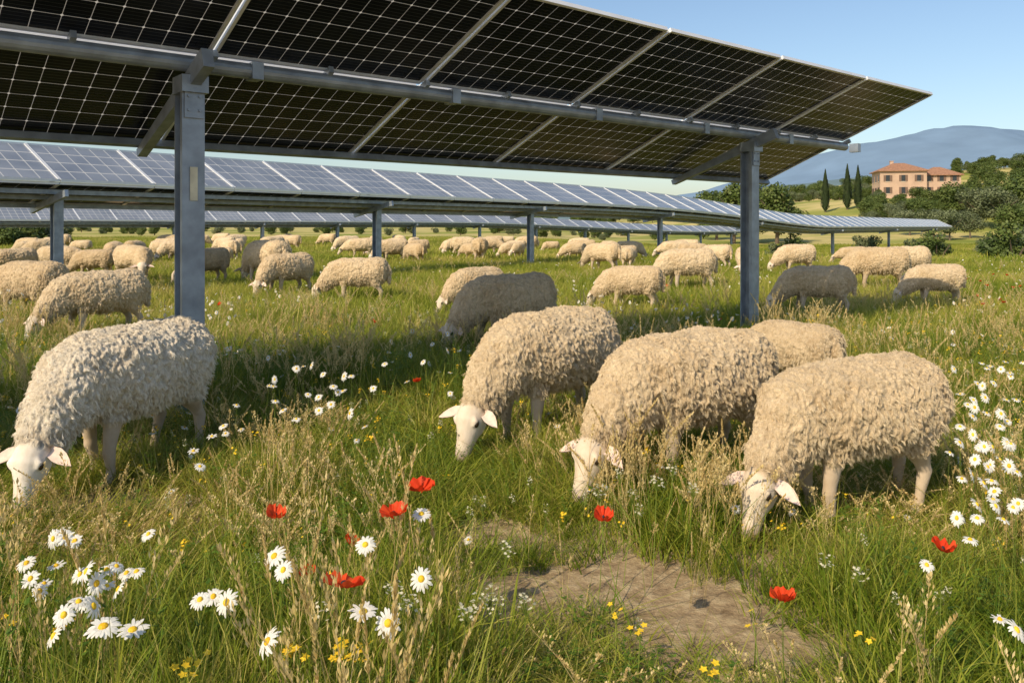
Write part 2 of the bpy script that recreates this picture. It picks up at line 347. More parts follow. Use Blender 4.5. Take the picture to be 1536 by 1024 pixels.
def mk_cyp(name):
    mb=MB(); mb.tube([(0,0,-.4),(0,0,6)],[.18,.04],6,0)
    for i in range(2200):
        t=random.random(); z=.5+8.4*t; r=.85*math.sin(min(1,(1-t)*1.25+.02)*math.pi*.5)*min(1,t*7+.35)*random.uniform(.7,1.08); a=random.uniform(0,6.28)
        r*=1+.18*math.sin(a*3+z*2.2)
        q=Vector((r*math.cos(a),r*math.sin(a),z)); u=Vector((math.cos(a)*.3,math.sin(a)*.3,1)).normalized()*random.uniform(.15,.32); w=Vector((-math.sin(a),math.cos(a),0))*.1
        mb.add([q-u,q+w,q+u,q-w],[(0,1,2,3)],1)
    return mb.mesh(name,[M_bark,M_cyp])
def mk_bush(name,m,n=1500,ls=.1,rz=.75):
    mb=MB(); 
    for i in range(6):
        a=i*1.05; mb.tube([(0,0,-.1),(.3*math.cos(a),.3*math.sin(a),.45),(.55*math.cos(a),.55*math.sin(a),.8)],[.05,.03,.01],5,0)
    crown(mb,(0,0,.62),1.0,rz,n,ls,1,14); return mb.mesh(name,[M_bark,m])
T=[mk_tree('tree_a',8,3.2,3800,.42,M_fol),mk_tree('tree_b',7,3.6,3800,.42,M_fol),mk_tree('tree_c',6,3.3,3600,.36,M_olive)]
C=mk_cyp('cypress_m'); B=[mk_bush('bush_a',M_fol,3000,.13),mk_bush('bush_b',M_olive,3000,.13)]
def put(name,me,px,Y,s,sz=None):
    x,y=W(px,Y); o=bpy.data.objects.new(name,me); sc.collection.objects.link(o); o.location=(x,y,ground(x,y)-.05); o.rotation_euler=(0,0,random.uniform(0,6.28)); o.scale=(s,s,sz or s); return o
for px in (1238,1271,1287): put('cypress_tree',C,px,150,.8+.05*random.random(),.95 if px==1271 else .9)
for px,Y,s,k in ((1100,95,.95,0),(1135,100,1.0,1),(1165,92,.9,0),(1185,98,.6,1),(1075,110,.9,1),(1365,105,.55,2),(1400,100,.6,2),(1440,120,.8,1),(1470,112,.9,2),(1505,108,.95,2),(1540,112,1.0,1),(1425,95,.6,2),(1490,135,.7,0),(1530,140,.8,1),(1340,120,.5,2),(1220,120,.3,2),(1250,118,.3,1),(1300,118,.4,2),(1575,100,1.0,0),(1460,165,.6,0),(1385,112,.6,1),(1455,98,.55,2),(1518,92,.6,1),(1310,135,.5,1),(1325,128,.45,2)):
    put('broadleaf_tree' if k<2 else 'olive_tree',T[k],px,Y,s)
for px,Y,s,k in ((1405,37,1.15,0),(1385,39,.9,1),(1520,31,1.2,0),(1560,33,1.3,1),(1190,44,1.1,0),(1170,46,.8,1),(30,48,1.6,0),(70,50,1.5,1),(0,46,1.4,0),(1480,60,1.0,1),(1300,62,1.1,1),(1495,45,.7,0)):
    put('shrub',B[k],px,Y,s)
def objs(meshes,nm):
    return [bpy.data.objects.new('%s_%d'%(nm,i),me) for i,me in enumerate(meshes)]
P=[];R=[];S=[]
def tl(px,Y,s):
    x,y=W(px,Y); P.append((x,y,ground(x,y)-.3)); R.append((0,0,random.uniform(0,6.28))); S.append((s*random.uniform(.9,1.3),s*random.uniform(.9,1.3),s))
for i in range(230): tl(random.uniform(-300,1100),random.uniform(200,330),random.uniform(.4,.8))
for i in range(90): tl(random.uniform(-100,1180),random.uniform(110,150),random.uniform(.16,.34))
for i in range(140): tl(random.uniform(1190,1300) if i%3==0 else random.uniform(1430,1700),random.uniform(250,330),random.uniform(.4,.8))
for i in range(60): tl(random.uniform(1180,1460),random.uniform(190,240),random.uniform(.25,.55))
for i in range(95): tl(random.uniform(1290,1640),random.uniform(120,165),random.uniform(.25,.48))
scatter('tree_line',P,R,S,objs(T,'tl'))
# ---------------------------------------------------------------- farmhouse
M_wall=simple('plaster',(.47,.33,.24),.9,0,.08,.6,.1); M_roof=simple('roof_tiles',(.30,.155,.09),.85,0,.2,3,.6); M_win=simple('window_glass',(.03,.035,.04),.2); M_shut=simple('shutter',(.16,.10,.07),.7); M_trim=simple('trim',(.6,.5,.4),.8)
hx,hy=W(1370,182); hz=ground(hx,hy)
H=empty('farmhouse',(hx,hy,hz)); H.rotation_euler=(0,0,math.radians(-12)); H.scale=(.88,.88,.93)
Z=Vector((0,0,1))
def block(cx,cy,w,d,h,z0=-1.5):
    mb=MB(); X=Vector((1,0,0));Yv=Vector((0,1,0))
    mb.box((cx,cy,(h+z0)/2),X*w/2,Yv*d/2,Z*(h-z0)/2); mb.obj('walls',[M_wall],H)
    e=.6; rb=MB(); rw,rd=w/2+e,d/2+e; rl=max(0,w/2-d/2); a=h+.02; rh=2.1
    vs=[(cx-rw,cy-rd,a),(cx+rw,cy-rd,a),(cx+rw,cy+rd,a),(cx-rw,cy+rd,a),(cx-rl-.3,cy,a+rh),(cx+rl+.3,cy,a+rh),
        (cx-rw,cy-rd,a-.18),(cx+rw,cy-rd,a-.18),(cx+rw,cy+rd,a-.18),(cx-rw,cy+rd,a-.18)]
    rb.add(vs,[(0,1,5,4),(1,2,5),(2,3,4,5),(3,0,4),(0,6,7,1),(1,7,8,2),(2,8,9,3),(3,9,6,0)]); rb.obj('roof',[M_roof],H)
    wb=MB()
    for side in (0,1):
        L=w if side==0 else d; n=int(L//2.9)
        for fl in (1.2,4.1):
            if fl+1.5>h: continue
            for i in range(n):
                u=-L/2+L*(i+.5)/n
                if side==0: c=Vector((cx+u,cy-d/2-.02,fl+.7)); r=X; nn=-Yv
                else: c=Vector((cx-w/2-.02,cy+u,fl+.7)); r=Yv; nn=-X
                wb.box(c,r*.45,nn*.03,Z*.75,0); wb.box(c+r*.75,r*.27,nn*.06,Z*.75,1); wb.box(c-r*.75,r*.27,nn*.06,Z*.75,1); wb.box(c-Z*.83,r*.6,nn*.1,Z*.06,2)
    wb.obj('windows',[M_win,M_shut,M_trim],H)
block(-3.5,0,11,9,6.6); block(6,1.5,9,8,5.6)
mb=MB(); mb.box((-5,1,8.2),Vector((.4,0,0)),Vector((0,.4,0)),Vector((0,0,1.0))); mb.box((-5,1,9.27),Vector((.5,0,0)),Vector((0,.5,0)),Vector((0,0,.06))); mb.obj('chimney',[M_wall],H)
# ---------------------------------------------------------------- solar arrays
M_steel=simple('galvanised_steel',(.29,.335,.39),.45,.4,.16,7,.06); M_alu=simple('aluminium_frame',(.74,.75,.76),.4,.25,.04,5)
def panelmat(name,c0,c1,lw,dia,rough,tr,lc,spec=.5):
    m,nt,o=mat(name); L=nt.links.new
    tc=N(nt,'ShaderNodeTexCoord'); sp=N(nt,'ShaderNodeSeparateXYZ'); L(tc.outputs['UV'],sp.inputs[0])
    def M(op,a,b=None,c=None):
        n=N(nt,'ShaderNodeMath',operation=op)
        for i,v in enumerate((a,b,c)):
            if v is None: continue
            if isinstance(v,(int,float)): n.inputs[i].default_value=v
            else: L(v,n.inputs[i])
        return n.outputs[0]
    def edge(v):
        f=M('FRACT',v); return M('MINIMUM',f,M('SUBTRACT',1,f))
    eu=edge(sp.outputs['X']); ev=edge(sp.outputs['Y'])
    ln=M('MAXIMUM',M('LESS_THAN',eu,lw),M('LESS_THAN',ev,lw))
    di=M('LESS_THAN',M('ADD',eu,ev),dia)
    bus=M('LESS_THAN',edge(M('MULTIPLY',sp.outputs['Y'],5)),.05)
    gn=N(nt,'ShaderNodeTexNoise'); gn.inputs['Scale'].default_value=1.3; L(tc.outputs['Object'],gn.inputs['Vector'])
    cell=ramp(nt,gn.outputs['Fac'],[(.3,c0),(.7,c1)])
    m1=N(nt,'ShaderNodeMix',data_type='RGBA'); L(M('MULTIPLY',bus,.25),m1.inputs[0]); L(cell,m1.inputs[6]); m1.inputs[7].default_value=(.14,.14,.15,1)
    m2=N(nt,'ShaderNodeMix',data_type='RGBA'); L(M('MAXIMUM',M('MULTIPLY',ln,lc),di),m2.inputs[0]); L(m1.outputs[2],m2.inputs[6]); m2.inputs[7].default_value=(.6,.6,.58,1)
    p=N(nt,'ShaderNodeBsdfPrincipled'); L(m2.outputs[2],p.inputs['Base Color']); p.inputs['Roughness'].default_value=rough; p.inputs['IOR'].default_value=1.45; p.inputs['Specular IOR Level'].default_value=spec
    t=N(nt,'ShaderNodeBsdfTranslucent'); t.inputs[0].default_value=(.8,.76,.70,1)
    ms=N(nt,'ShaderNodeMixShader'); L(M('ADD',M('MULTIPLY',ln,tr),M('MULTIPLY',di,tr*1.2)),ms.inputs[0]); L(p.outputs[0],ms.inputs[1]); L(t.outputs[0],ms.inputs[2]); L(ms.outputs[0],o.inputs[0])
    return m
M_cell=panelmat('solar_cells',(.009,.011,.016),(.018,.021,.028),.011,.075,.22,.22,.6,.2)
M_cell2=panelmat('solar_cells_glare',(.15,.175,.22),(.23,.255,.30),.03,.1,.3,.1,.9)  # back-row tops: sky sheen and glare put into paler cell colours
M_label=simple('label',(.6,.55,.4),.6)
def panels_obj(quads,uv,parent,mt):
    me=bpy.data.meshes.new('panels'); v=[];f=[]
    for q in quads: b=len(v); v+=[tuple(p) for p in q]; f.append((b,b+1,b+2,b+3))
    me.from_pydata(v,[],f); ul=me.uv_layers.new(name='UV'); data=[]
    for q in quads: data+=[0,0,uv[0],0,uv[0],uv[1],0,uv[1]]
    ul.data.foreach_set('uv',data); me.materials.append(mt); me.update()
    o=bpy.data.objects.new('panels',me); sc.collection.objects.link(o); o.parent=parent
def hpost(mb,x,y,z0,z1,D,Nn,w=.19,d=.19):
    c=Vector((x,y,(z0+z1)/2)); h=Vector((0,0,(z1-z0)/2))
    mb.box(c+Nn*(d/2),D*w/2,Nn*.006,h); mb.box(c-Nn*(d/2),D*w/2,Nn*.006,h); mb.box(c+D*.02,D*.006,Nn*(d/2-.007),h)
    mb.box(c-Nn*(d/2-.02)+D*(w/2-.006),D*.006,Nn*.013,h); mb.box(c-Nn*(d/2-.02)-D*(w/2-.006),D*.006,Nn*.013,h)
D=Vector((.7695,.6386,0)); Nn=Vector((-.6386,.7695,0)); P0=Vector((-2.136,5.3,0))
A=empty('solar_panel_array')
slope=.41; zc=2.45
def pt(s,a,dz=0): return P0+D*s-Nn*a+Z*(zc+slope*a+dz)
nrm=(D.cross((-Nn+Z*slope))).normalized(); 
if nrm.z<0: nrm=-nrm
quads=[];fr=MB(); sw=1.68
for i in range(-5,5):
    s0=.13+sw*i+.022; s1=s0+sw-.044
    for a0,a1 in((.03,1.17),(-1.17,-.03)):
        quads.append([pt(s0,a0),pt(s1,a0),pt(s1,a1),pt(s0,a1)])
        for p,q in((pt(s0,a0),pt(s1,a0)),(pt(s0,a1),pt(s1,a1))): fr.bar(p,q,.022,.036,nrm)
        for p,q in((pt(s0,a0+.012),pt(s0,a1-.012)),(pt(s1,a0+.012),pt(s1,a1-.012))): fr.bar(p,q,.022,.036,nrm)
panels_obj(quads,(11,7),A,M_cell); fr.obj('frames',[M_alu],A)
st=MB(); sA,sB=.13-5*sw,.13+5*sw
def pn(s,a,off): return pt(s,a)+nrm*off
st.tube([pn(sA,0,-.085),pn(sB+.02,0,-.085)],[.055,.055],16)
st.bar(pn(sA,-1.13,-.05),pn(sB,-1.13,-.05),.045,.055,nrm)
for i in range(-5,6):
    for q in (0,.5):
        s=.13+sw*i+q*sw
        if s<=sB: st.bar(pn(s,-.10,-.05),pn(s,.10,-.05),.035,.05,nrm); 
    st.box(pn(.13+sw*i+.3,0,-.085),D*.04,(-Nn)*.062,Z*.058)
st.obj('beams',[M_steel],A,smooth=False)
po=MB()
for s in(-6.37,0,6.4):
    b=P0+D*s; gz=ground(b.x,b.y); hpost(po,b.x,b.y,gz-.2,zc-.27,D,Nn,.145,.145)
    p=pt(s,-1.17)+nrm*-.115; q=pt(s,.27)+nrm*-.215
    vs=[]
    for P_,hh in((p,.06),(q,.13)):
        for sd in(-.035,.035):
            for u in(-1,1): vs.append(P_+D*sd+nrm*u*hh/2)
    po.add(vs,[(0,1,3,2),(4,6,7,5),(0,4,5,1),(2,3,7,6),(0,2,6,4),(1,5,7,3)])
    po.box(b+Z*(zc-.22)-Nn*.02,D*.085,Nn*.10,Z*.055)
    po.box(b+Z*(zc-.34)-Nn*.088,D*.06,Nn*.006,Z*.10)
    for dx in(-.035,.035):
        for dz in(-.39,-.30): po.tube([b+D*dx-Nn*.09+Z*(zc+dz),b+D*dx-Nn*.105+Z*(zc+dz)],[.01,.01],6)
po.obj('posts',[M_steel],A)
lb=MB(); b=P0-Nn*.086; lb.box(b+Z*1.58,D*.024,Nn*.002,Z*.11); lb.obj('label',[M_label],A)
def row(x0,y0,D2,s0,s1,za,k,posts):
    D2=Vector((*D2,0)).normalized(); N2=Vector((-D2.y,D2.x,0)); E=empty('solar_panel_array'); base=Vector((x0,y0,0))
    def g2(s): b=base+D2*s; return ground(b.x,b.y)
    def gs(s): return -.8*ss(25,50,(base+D2*s).y)*ss(-5,20,(base+D2*s).x)
    def q2(s,a,z): return base+D2*s+N2*a*k+Z*(gs(s)+(za+z)*1.0)
    qa=[];qb=[];fr=MB();st=MB(); w=1.7; n=int((s1-s0)/w)
    for i in range(n):
        a,b=s0+i*w+.012,s0+(i+1)*w-.012
        A0,A1=(.0,.0),(1.45,.72*k); B0,B1=(.03,-.05),(1.25,-.36*k)
        qa.append([q2(a,*A0),q2(b,*A0),q2(b,*A1),q2(a,*A1)]); qb.append([q2(a,*B0),q2(b,*B0),q2(b,*B1),q2(a,*B1)])
        for (E0,E1) in((A0,A1),(B0,B1)):
            for e in(E0,E1): fr.bar(q2(a,*e),q2(b,*e),.045,.045)
            for s in (a,b): fr.bar(q2(s,*E0),q2(s,*E1),.03,.04)
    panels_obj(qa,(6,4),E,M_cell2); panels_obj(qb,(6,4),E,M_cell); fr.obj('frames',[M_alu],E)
    for a_,z_ in((.6,-.28*k),(1.3,.52*k),(.3,-.19*k),(1.1,-.42*k)):
        for i in range(n): st.bar(q2(s0+i*w,a_,z_),q2(s0+(i+1)*w,a_,z_),.08,.08)
    for s in posts:
        b=q2(s,.6,0); gz=g2(s); hpost(st,b.x,b.y,gz-.2,gs(s)+za-.28*k,D2,N2,.16,.16)
        st.bar(q2(s,-.12,-.22*k)-D2*.14,q2(s,1.3,-.5*k)-D2*.14,.06,.12)
        st.bar(q2(s,.75,-.45*k)+D2*.1,q2(s,1.32,.5*k)+D2*.1,.06,.06)
    st.obj('structure',[M_steel],E)
row(-7.7,14,(.613,.79),-7,88,2.10,1.0,[0,7.7,14.3,23.2,33,47,62,78])
row(-23,36,(.7,.714),-12,68,1.62,.78,[-6,2.6,8,13,18,24,30,36,42,48,54,60,66])
# ---------------------------------------------------------------- sheep
def skinmat():
    m,nt,o=mat('sheep_skin'); a=N(nt,'ShaderNodeVertexColor'); a.layer_name='Col'; wa=N(nt,'ShaderNodeAttribute'); wa.attribute_name='wool'
    tc=N(nt,'ShaderNodeTexCoord'); L=nt.links.new; oi=N(nt,'ShaderNodeObjectInfo')
    def nz_(s,d=8,r=.6,dist=0,mp=None):
        z=N(nt,'ShaderNodeTexNoise'); z.inputs['Scale'].default_value=s; z.inputs['Detail'].default_value=d; z.inputs['Roughness'].default_value=r; z.inputs['Distortion'].default_value=dist
        if mp:
            q=N(nt,'ShaderNodeMapping'); q.inputs['Scale'].default_value=mp; L(tc.outputs['Object'],q.inputs[0]); L(q.outputs[0],z.inputs['Vector'])
        else: L(tc.outputs['Object'],z.inputs['Vector'])
        return z
    n1=nz_(7,5); n2=nz_(130,5,.7); wv=nz_(60,4,.6,1.2,(1,1,.55)); st_=nz_(210,3,.6,.8,(1,1,.35))
    mu=N(nt,'ShaderNodeMix',data_type='RGBA',blend_type='MULTIPLY'); mu.inputs[0].default_value=.85
    c=ramp(nt,n1.outputs['Fac'],[(.3,(.74,.68,.60)),(.6,(1,1,1))]); L(a.outputs['Color'],mu.inputs[6]); L(c,mu.inputs[7])
    mu3=N(nt,'ShaderNodeMix',data_type='RGBA',blend_type='MULTIPLY'); mu3.inputs[0].default_value=1
    co_=ramp(nt,oi.outputs['Random'],[(0,(.84,.80,.74)),(.5,(1,.985,.96)),(1,(1.0,1.0,1.0))]); L(mu.outputs[2],mu3.inputs[6]); L(co_,mu3.inputs[7])
    mu2=N(nt,'ShaderNodeMix',data_type='RGBA',blend_type='MULTIPLY'); L(wa.outputs['Fac'],mu2.inputs[0])
    c2=ramp(nt,st_.outputs['Fac'],[(.32,(.70,.63,.54)),(.55,(1,1,1))]); L(mu3.outputs[2],mu2.inputs[6]); L(c2,mu2.inputs[7])
    p=N(nt,'ShaderNodeBsdfPrincipled'); p.inputs['Roughness'].default_value=.95; p.inputs['Specular IOR Level'].default_value=.05
    p.inputs['Sheen Weight'].default_value=.3; p.inputs['Sheen Roughness'].default_value=.5; p.inputs['Sheen Tint'].default_value=(1,.88,.7,1)
    def ws(k):
        ml=N(nt,'ShaderNodeMath',operation='MULTIPLY'); ml.inputs[1].default_value=k; L(wa.outputs['Fac'],ml.inputs[0]); return ml.outputs[0]
    b1=N(nt,'ShaderNodeBump'); b1.inputs['Distance'].default_value=.014; L(ws(.8),b1.inputs['Strength']); L(wv.outputs['Fac'],b1.inputs['Height'])
    b3=N(nt,'ShaderNodeBump'); b3.inputs['Distance'].default_value=.008; L(ws(.9),b3.inputs['Strength']); L(st_.outputs['Fac'],b3.inputs['Height']); L(b1.outputs['Normal'],b3.inputs['Normal'])
    b2=N(nt,'ShaderNodeBump'); b2.inputs['Strength'].default_value=.35; b2.inputs['Distance'].default_value=.005; L(n2.outputs['Fac'],b2.inputs['Height']); L(b3.outputs['Normal'],b2.inputs['Normal'])
    L(b2.outputs['Normal'],p.inputs['Normal']); L(mu2.outputs[2],p.inputs['Base Color']); L(p.outputs[0],o.inputs[0]); return m
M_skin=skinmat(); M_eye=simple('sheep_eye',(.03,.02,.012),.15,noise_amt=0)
def woolmat(name,c0,c1,c2):
    m,nt,o=mat(name); at=N(nt,'ShaderNodeAttribute'); at.attribute_name='shade'
    c=ramp(nt,at.outputs['Fac'],[(.0,c0),(.5,c1),(1,c2)])
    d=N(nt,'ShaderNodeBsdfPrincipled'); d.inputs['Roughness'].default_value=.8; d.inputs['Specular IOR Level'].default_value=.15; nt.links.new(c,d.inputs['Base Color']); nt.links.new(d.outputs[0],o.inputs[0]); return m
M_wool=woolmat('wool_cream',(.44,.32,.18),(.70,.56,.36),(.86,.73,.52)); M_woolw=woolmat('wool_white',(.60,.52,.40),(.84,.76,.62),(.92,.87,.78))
SP=[(-.605,.61,.03,.04),(-.59,.60,.12,.14),(-.55,.585,.185,.21),(-.45,.575,.225,.25),(-.30,.565,.245,.262),(-.10,.555,.262,.268),(.10,.555,.262,.266),(.26,.56,.24,.255),(.38,.56,.21,.24),(.48,.535,.17,.215),(.57,.48,.14,.18),(.65,.41,.112,.145),(.71,.335,.095,.115),(.745,.285,.08,.095)]
SP=[((x*.84 if x<=.38 else x-.061),z+(.028 if x<=.45 else .02 if x<.5 else 0),w,h*(.9 if x<=.45 else .95)) for x,z,w,h in SP]
def loft(mb,cs,rs,us,ws,hs,n=20,mi=0,sq=1.0):
    b=len(mb.v)
    for c,r,u,w,h in zip(cs,rs,us,ws,hs):
        for k in range(n):
            a=2*math.pi*k/n; ca,sa=math.cos(a),math.sin(a)
            ca=math.copysign(abs(ca)**sq,ca); sa=math.copysign(abs(sa)**sq,sa)
            mb.v.append(tuple(c+r*ca*w+u*sa*h))
    m=len(cs)
    for i in range(m-1):
        for k in range(n): mb.f.append((b+i*n+k,b+i*n+(k+1)%n,b+(i+1)*n+(k+1)%n,b+(i+1)*n+k)); mb.m.append(mi)
    mb.f.append(tuple(b+k for k in range(n))[::-1]); mb.m.append(mi); e=b+(m-1)*n; mb.f.append(tuple(e+k for k in range(n))); mb.m.append(mi)
def sheep_data(seed,yaw=0,steps=(0,0,0,0),white=False,clumps=4200,strands=6,srad=.0007,voxel=.0066,hang=25,slen=.024,lift=0):
    rnd=random.Random(seed); rg=np.random.default_rng(seed)
    mb=MB(); pos=Vector((SP[0][0],0,SP[0][1])); cs=[pos.copy()]; angs=[0]
    for i in range(1,len(SP)):
        dx=SP[i][0]-SP[i-1][0]; xm=SP[i][0]; ang=yaw*min(1,max(0,(xm-.22)/.4))
        pos=Vector((pos.x+dx*math.cos(ang),pos.y+dx*math.sin(ang),SP[i][1]+lift*ss(.36,.69,xm))); cs.append(pos); angs.append(ang)
    rs=[];us=[]
    for i,c in enumerate(cs):
        d=(cs[min(i+1,len(cs)-1)]-cs[max(i-1,0)]).normalized()
        r=Vector((-math.sin(angs[i]),math.cos(angs[i]),0)); 
        if i<4: d=Vector((1,0,0))
        u=d.cross(r).normalized(); rs.append(r); us.append(u)
    loft(mb,cs,rs,us,[s[2] for s in SP],[s[3] for s in SP],28,0,.9)
    fy=yaw*1.1; fw=Vector((math.cos(fy),math.sin(fy),0)); sd=Vector((-math.sin(fy),math.cos(fy),0)); ha=math.radians(hang)
    ax=(fw*math.sin(ha)-Z*math.cos(ha)).normalized(); dv=(fw*math.cos(ha)+Z*math.sin(ha)).normalized()
    poll=cs[-1]+fw*.035+Z*.035
    hk=1.12
    HR=[(-.045,.035,.035,.0),(-.02,.062,.062,0),(.02,.073,.078,-.002),(.06,.075,.082,-.004),(.095,.064,.074,-.008),(.135,.050,.060,-.008),(.175,.042,.050,-.006),(.215,.038,.044,-.006),(.245,.034,.036,-.009),(.262,.02,.02,-.012)]
    HR=[tuple(v*hk for v in q) for q in HR]
    loft(mb,[poll+ax*t+dv*o_ for t,_,_,o_ in HR],[sd]*10,[dv]*10,[q[1] for q in HR],[q[2] for q in HR],18)
    for sg in(-1,1):
        mb.tube([poll+ax*.039+sd*sg*.056+dv*.050,poll+ax*.067+sd*sg*.071+dv*.045,poll+ax*.095+sd*sg*.063+dv*.040],[.011,.018,.010],8)
        mb.tube([poll+ax*.056+sd*sg*.050-dv*.050,poll+ax*.12+sd*sg*.042-dv*.050],[.029,.020],8)
    for j,(sx,fx) in enumerate((( 1,1),(-1,1),(1,-1),(-1,-1))):
        st_=steps[j]; Y=.115*sx
        if fx>0: J=[(.29,Y*.9,.52,.10),(.27+st_*.2,Y,.39,.070),(.285+st_*.5,Y,.31,.046),(.295+st_*.75,Y,.225,.035),(.30+st_*.8,Y,.19,.036),(.285+st_*.95,Y,.10,.024),(.285+st_,Y,.06,.029),(.305+st_,Y,.03,.026),(.31+st_,Y,-.005,.034)]
        else: J=[(-.37,Y*.85,.55,.15),(-.33+st_*.1,Y*1.05,.44,.12),(-.36+st_*.3,Y*1.05,.36,.080),(-.43+st_*.5,Y,.28,.044),(-.455+st_*.6,Y,.24,.040),(-.44+st_*.85,Y,.13,.026),(-.43+st_*.95,Y,.065,.030),(-.41+st_,Y,.03,.027),(-.405+st_,Y,-.005,.035)]
        sh_=-.045 if fx>0 else .06
        c=[Vector((q[0]+sh_,q[1],q[2])) for q in J]; loft(mb,c,[Vector((0,1,0))]*len(J),[Vector((1,0,0))]*len(J),[q[3]*(.9 if i>1 else .8) for i,q in enumerate(J)],[q[3]*1.05 for q in J],12)
    mb.tube([(-.48,0,.70),(-.525,0,.62),(-.54,.01,.50),(-.535,.01,.38)],[.045,.04,.034,.02],8)
    me=mb.mesh('tmp',[M_skin]); ob=bpy.data.objects.new('tmp',me); sc.collection.objects.link(ob)
    rm=ob.modifiers.new('r','REMESH'); rm.mode='VOXEL'; rm.voxel_size=voxel
    sm=ob.modifiers.new('s','SMOOTH'); sm.factor=.5; sm.iterations=8 if voxel<.012 else 2
    dg=bpy.context.evaluated_depsgraph_get(); me2=bpy.data.meshes.new_from_object(ob.evaluated_get(dg)); bpy.data.objects.remove(ob)
    nv=len(me2.vertices); co=np.empty(nv*3); me2.vertices.foreach_get('co',co); co=co.reshape(-1,3)
    no=np.empty(nv*3); me2.vertices.foreach_get('normal',no); no=no.reshape(-1,3)
    sx=np.array([s[0] for s in SP[:10]]); w_=np.interp(co[:,0],sx,[s[2] for s in SP[:10]]); h_=np.interp(co[:,0],sx,[s[3] for s in SP[:10]]); zc_=np.interp(co[:,0],sx,[s[1] for s in SP[:10]])
    val=np.sqrt((co[:,1]/w_)**2+((co[:,2]-zc_)/h_)**2)
    legb=np.clip((val-1.06)/.08,0,1)*np.clip((.36-co[:,2])/.03,0,1)*(co[:,0]<.36)*(co[:,0]>-.6)
    legb=np.maximum(legb,np.clip((.29-co[:,2])/.03,0,1)*(co[:,0]<.36))
    rel=co-np.array(poll); tt=rel@np.array(ax); dd=rel@np.array(dv)
    rad=np.linalg.norm(rel-np.outer(tt,np.array(ax)),axis=1)
    headb=np.clip((tt+.005+dd*.35)/.025,0,1)*(rad<.14)*(tt>-.045)*np.clip((.112-rad)/.01+ (tt>.04)*3,0,1)
    wool=1-np.maximum(legb,headb)
    sv=Vector((seed*3.1,seed*1.7,0)); crev=np.zeros(nv)
    for i in range(nv):
        if wool[i]>.02:
            c=Vector(co[i]); wp=Vector((noise.noise(c*14+sv),noise.noise(c*14-sv),noise.noise(c*14+sv*2)))*.035
            q=c+wp; F1=noise.voronoi(Vector((q.x*34,q.y*34,q.z*22))+sv)[0]; f=min(.9,F1[0])
            d=.020*noise.noise(c*5+sv)+.010*noise.noise(c*15+sv)+.024*(.42-f)+.009*noise.noise(Vector((c.x*95,c.y*95,c.z*40)))
            crev[i]=max(0,f-.45)  # darkens wool colour between locks: crevice shade painted in
            co[i]+=no[i]*(d+.010)*wool[i]
    me2.vertices.foreach_set('co',co.ravel())
    fc=np.array((.72,.63,.52)) if not white else np.array((.84,.79,.72)); lc=np.array((.54,.44,.33)); wc=np.array((.76,.61,.41)) if not white else np.array((.89,.81,.68))
    col=np.ones((nv,4)); t3=np.clip((tt-.22)/.06,0,1)[:,None]
    hc=fc*(1-t3)+np.array((.46,.34,.30))*t3
    base=np.where((headb>0.02)[:,None],hc,lc); base=np.where((co[:,2]<.035)[:,None]&(co[:,0]<.4)[:,None],np.array((.06,.05,.04)),base)
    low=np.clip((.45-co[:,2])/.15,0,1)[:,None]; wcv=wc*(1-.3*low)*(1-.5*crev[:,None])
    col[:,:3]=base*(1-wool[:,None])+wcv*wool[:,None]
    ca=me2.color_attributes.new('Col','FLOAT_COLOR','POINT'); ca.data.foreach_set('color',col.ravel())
    wa=me2.attributes.new('wool','FLOAT','POINT'); wa.data.foreach_set('value',wool.astype(np.float32))
    me2.polygons.foreach_set('use_smooth',[True]*len(me2.polygons))
    fb=MB()
    for sg in(-1,1):
        b0=poll+ax*.0+sd*sg*.062+dv*.0; out=(sd*sg*1.0+ax*(.30)+dv*rnd.uniform(-.1,.2)).normalized(); nr=(dv*.8-ax*.3).normalized()
        wd=out.cross(nr).normalized(); L=.155
        prof=[(0,.016),(.18,.027),(.42,.035),(.65,.030),(.85,.018),(1,.003)]; vs=[];n=5
        for t,w in prof:
            for k in range(n):
                q=(k/(n-1)*2-1); vs.append(b0+out*L*t+wd*w*q+nr*(-.014*(1-q*q)*(1-t*.5))+ax*.03*t*t)
        vs2=[Vector(v)-nr*.005 for v in vs]; m_=len(prof)
        fb.add(vs,[(i*n+k,i*n+k+1,(i+1)*n+k+1,(i+1)*n+k) for i in range(m_-1) for k in range(n-1)],2)
        fb.add(vs2,[(i*n+k,(i+1)*n+k,(i+1)*n+k+1,i*n+k+1) for i in range(m_-1) for k in range(n-1)],0)
        ce=poll+ax*.078+sd*sg*.074+dv*.034
        q=[];fs_=[];a_,b_=6,10
        for i in range(a_+1):
            for k in range(b_):
                th=math.pi*i/a_; ph=2*math.pi*k/b_; q.append(ce+(ax*math.cos(th)*1.2+sd*math.sin(th)*math.cos(ph)*.75+dv*math.sin(th)*math.sin(ph)*.9)*.0175)
        for i in range(a_):
            for k in range(b_): fs_.append((i*b_+k,i*b_+(k+1)%b_,(i+1)*b_+(k+1)%b_,(i+1)*b_+k))
        fb.add(q,fs_,1)
        fb.tube([poll+ax*.260+sd*sg*.022+dv*.025,poll+ax*.276+sd*sg*.010+dv*.019],[.005,.003],6,1)
        fb.tube([poll+ax*.278+sd*sg*.004-dv*.007,poll+ax*.252+sd*sg*.037-dv*.022,poll+ax*.224+sd*sg*.043-dv*.029],[.002,.0022,.001],5,1)
    fe=fb.mesh('face_features',[M_earb if not white else M_earw,M_eye,M_earin],smooth=True)
    hair=None
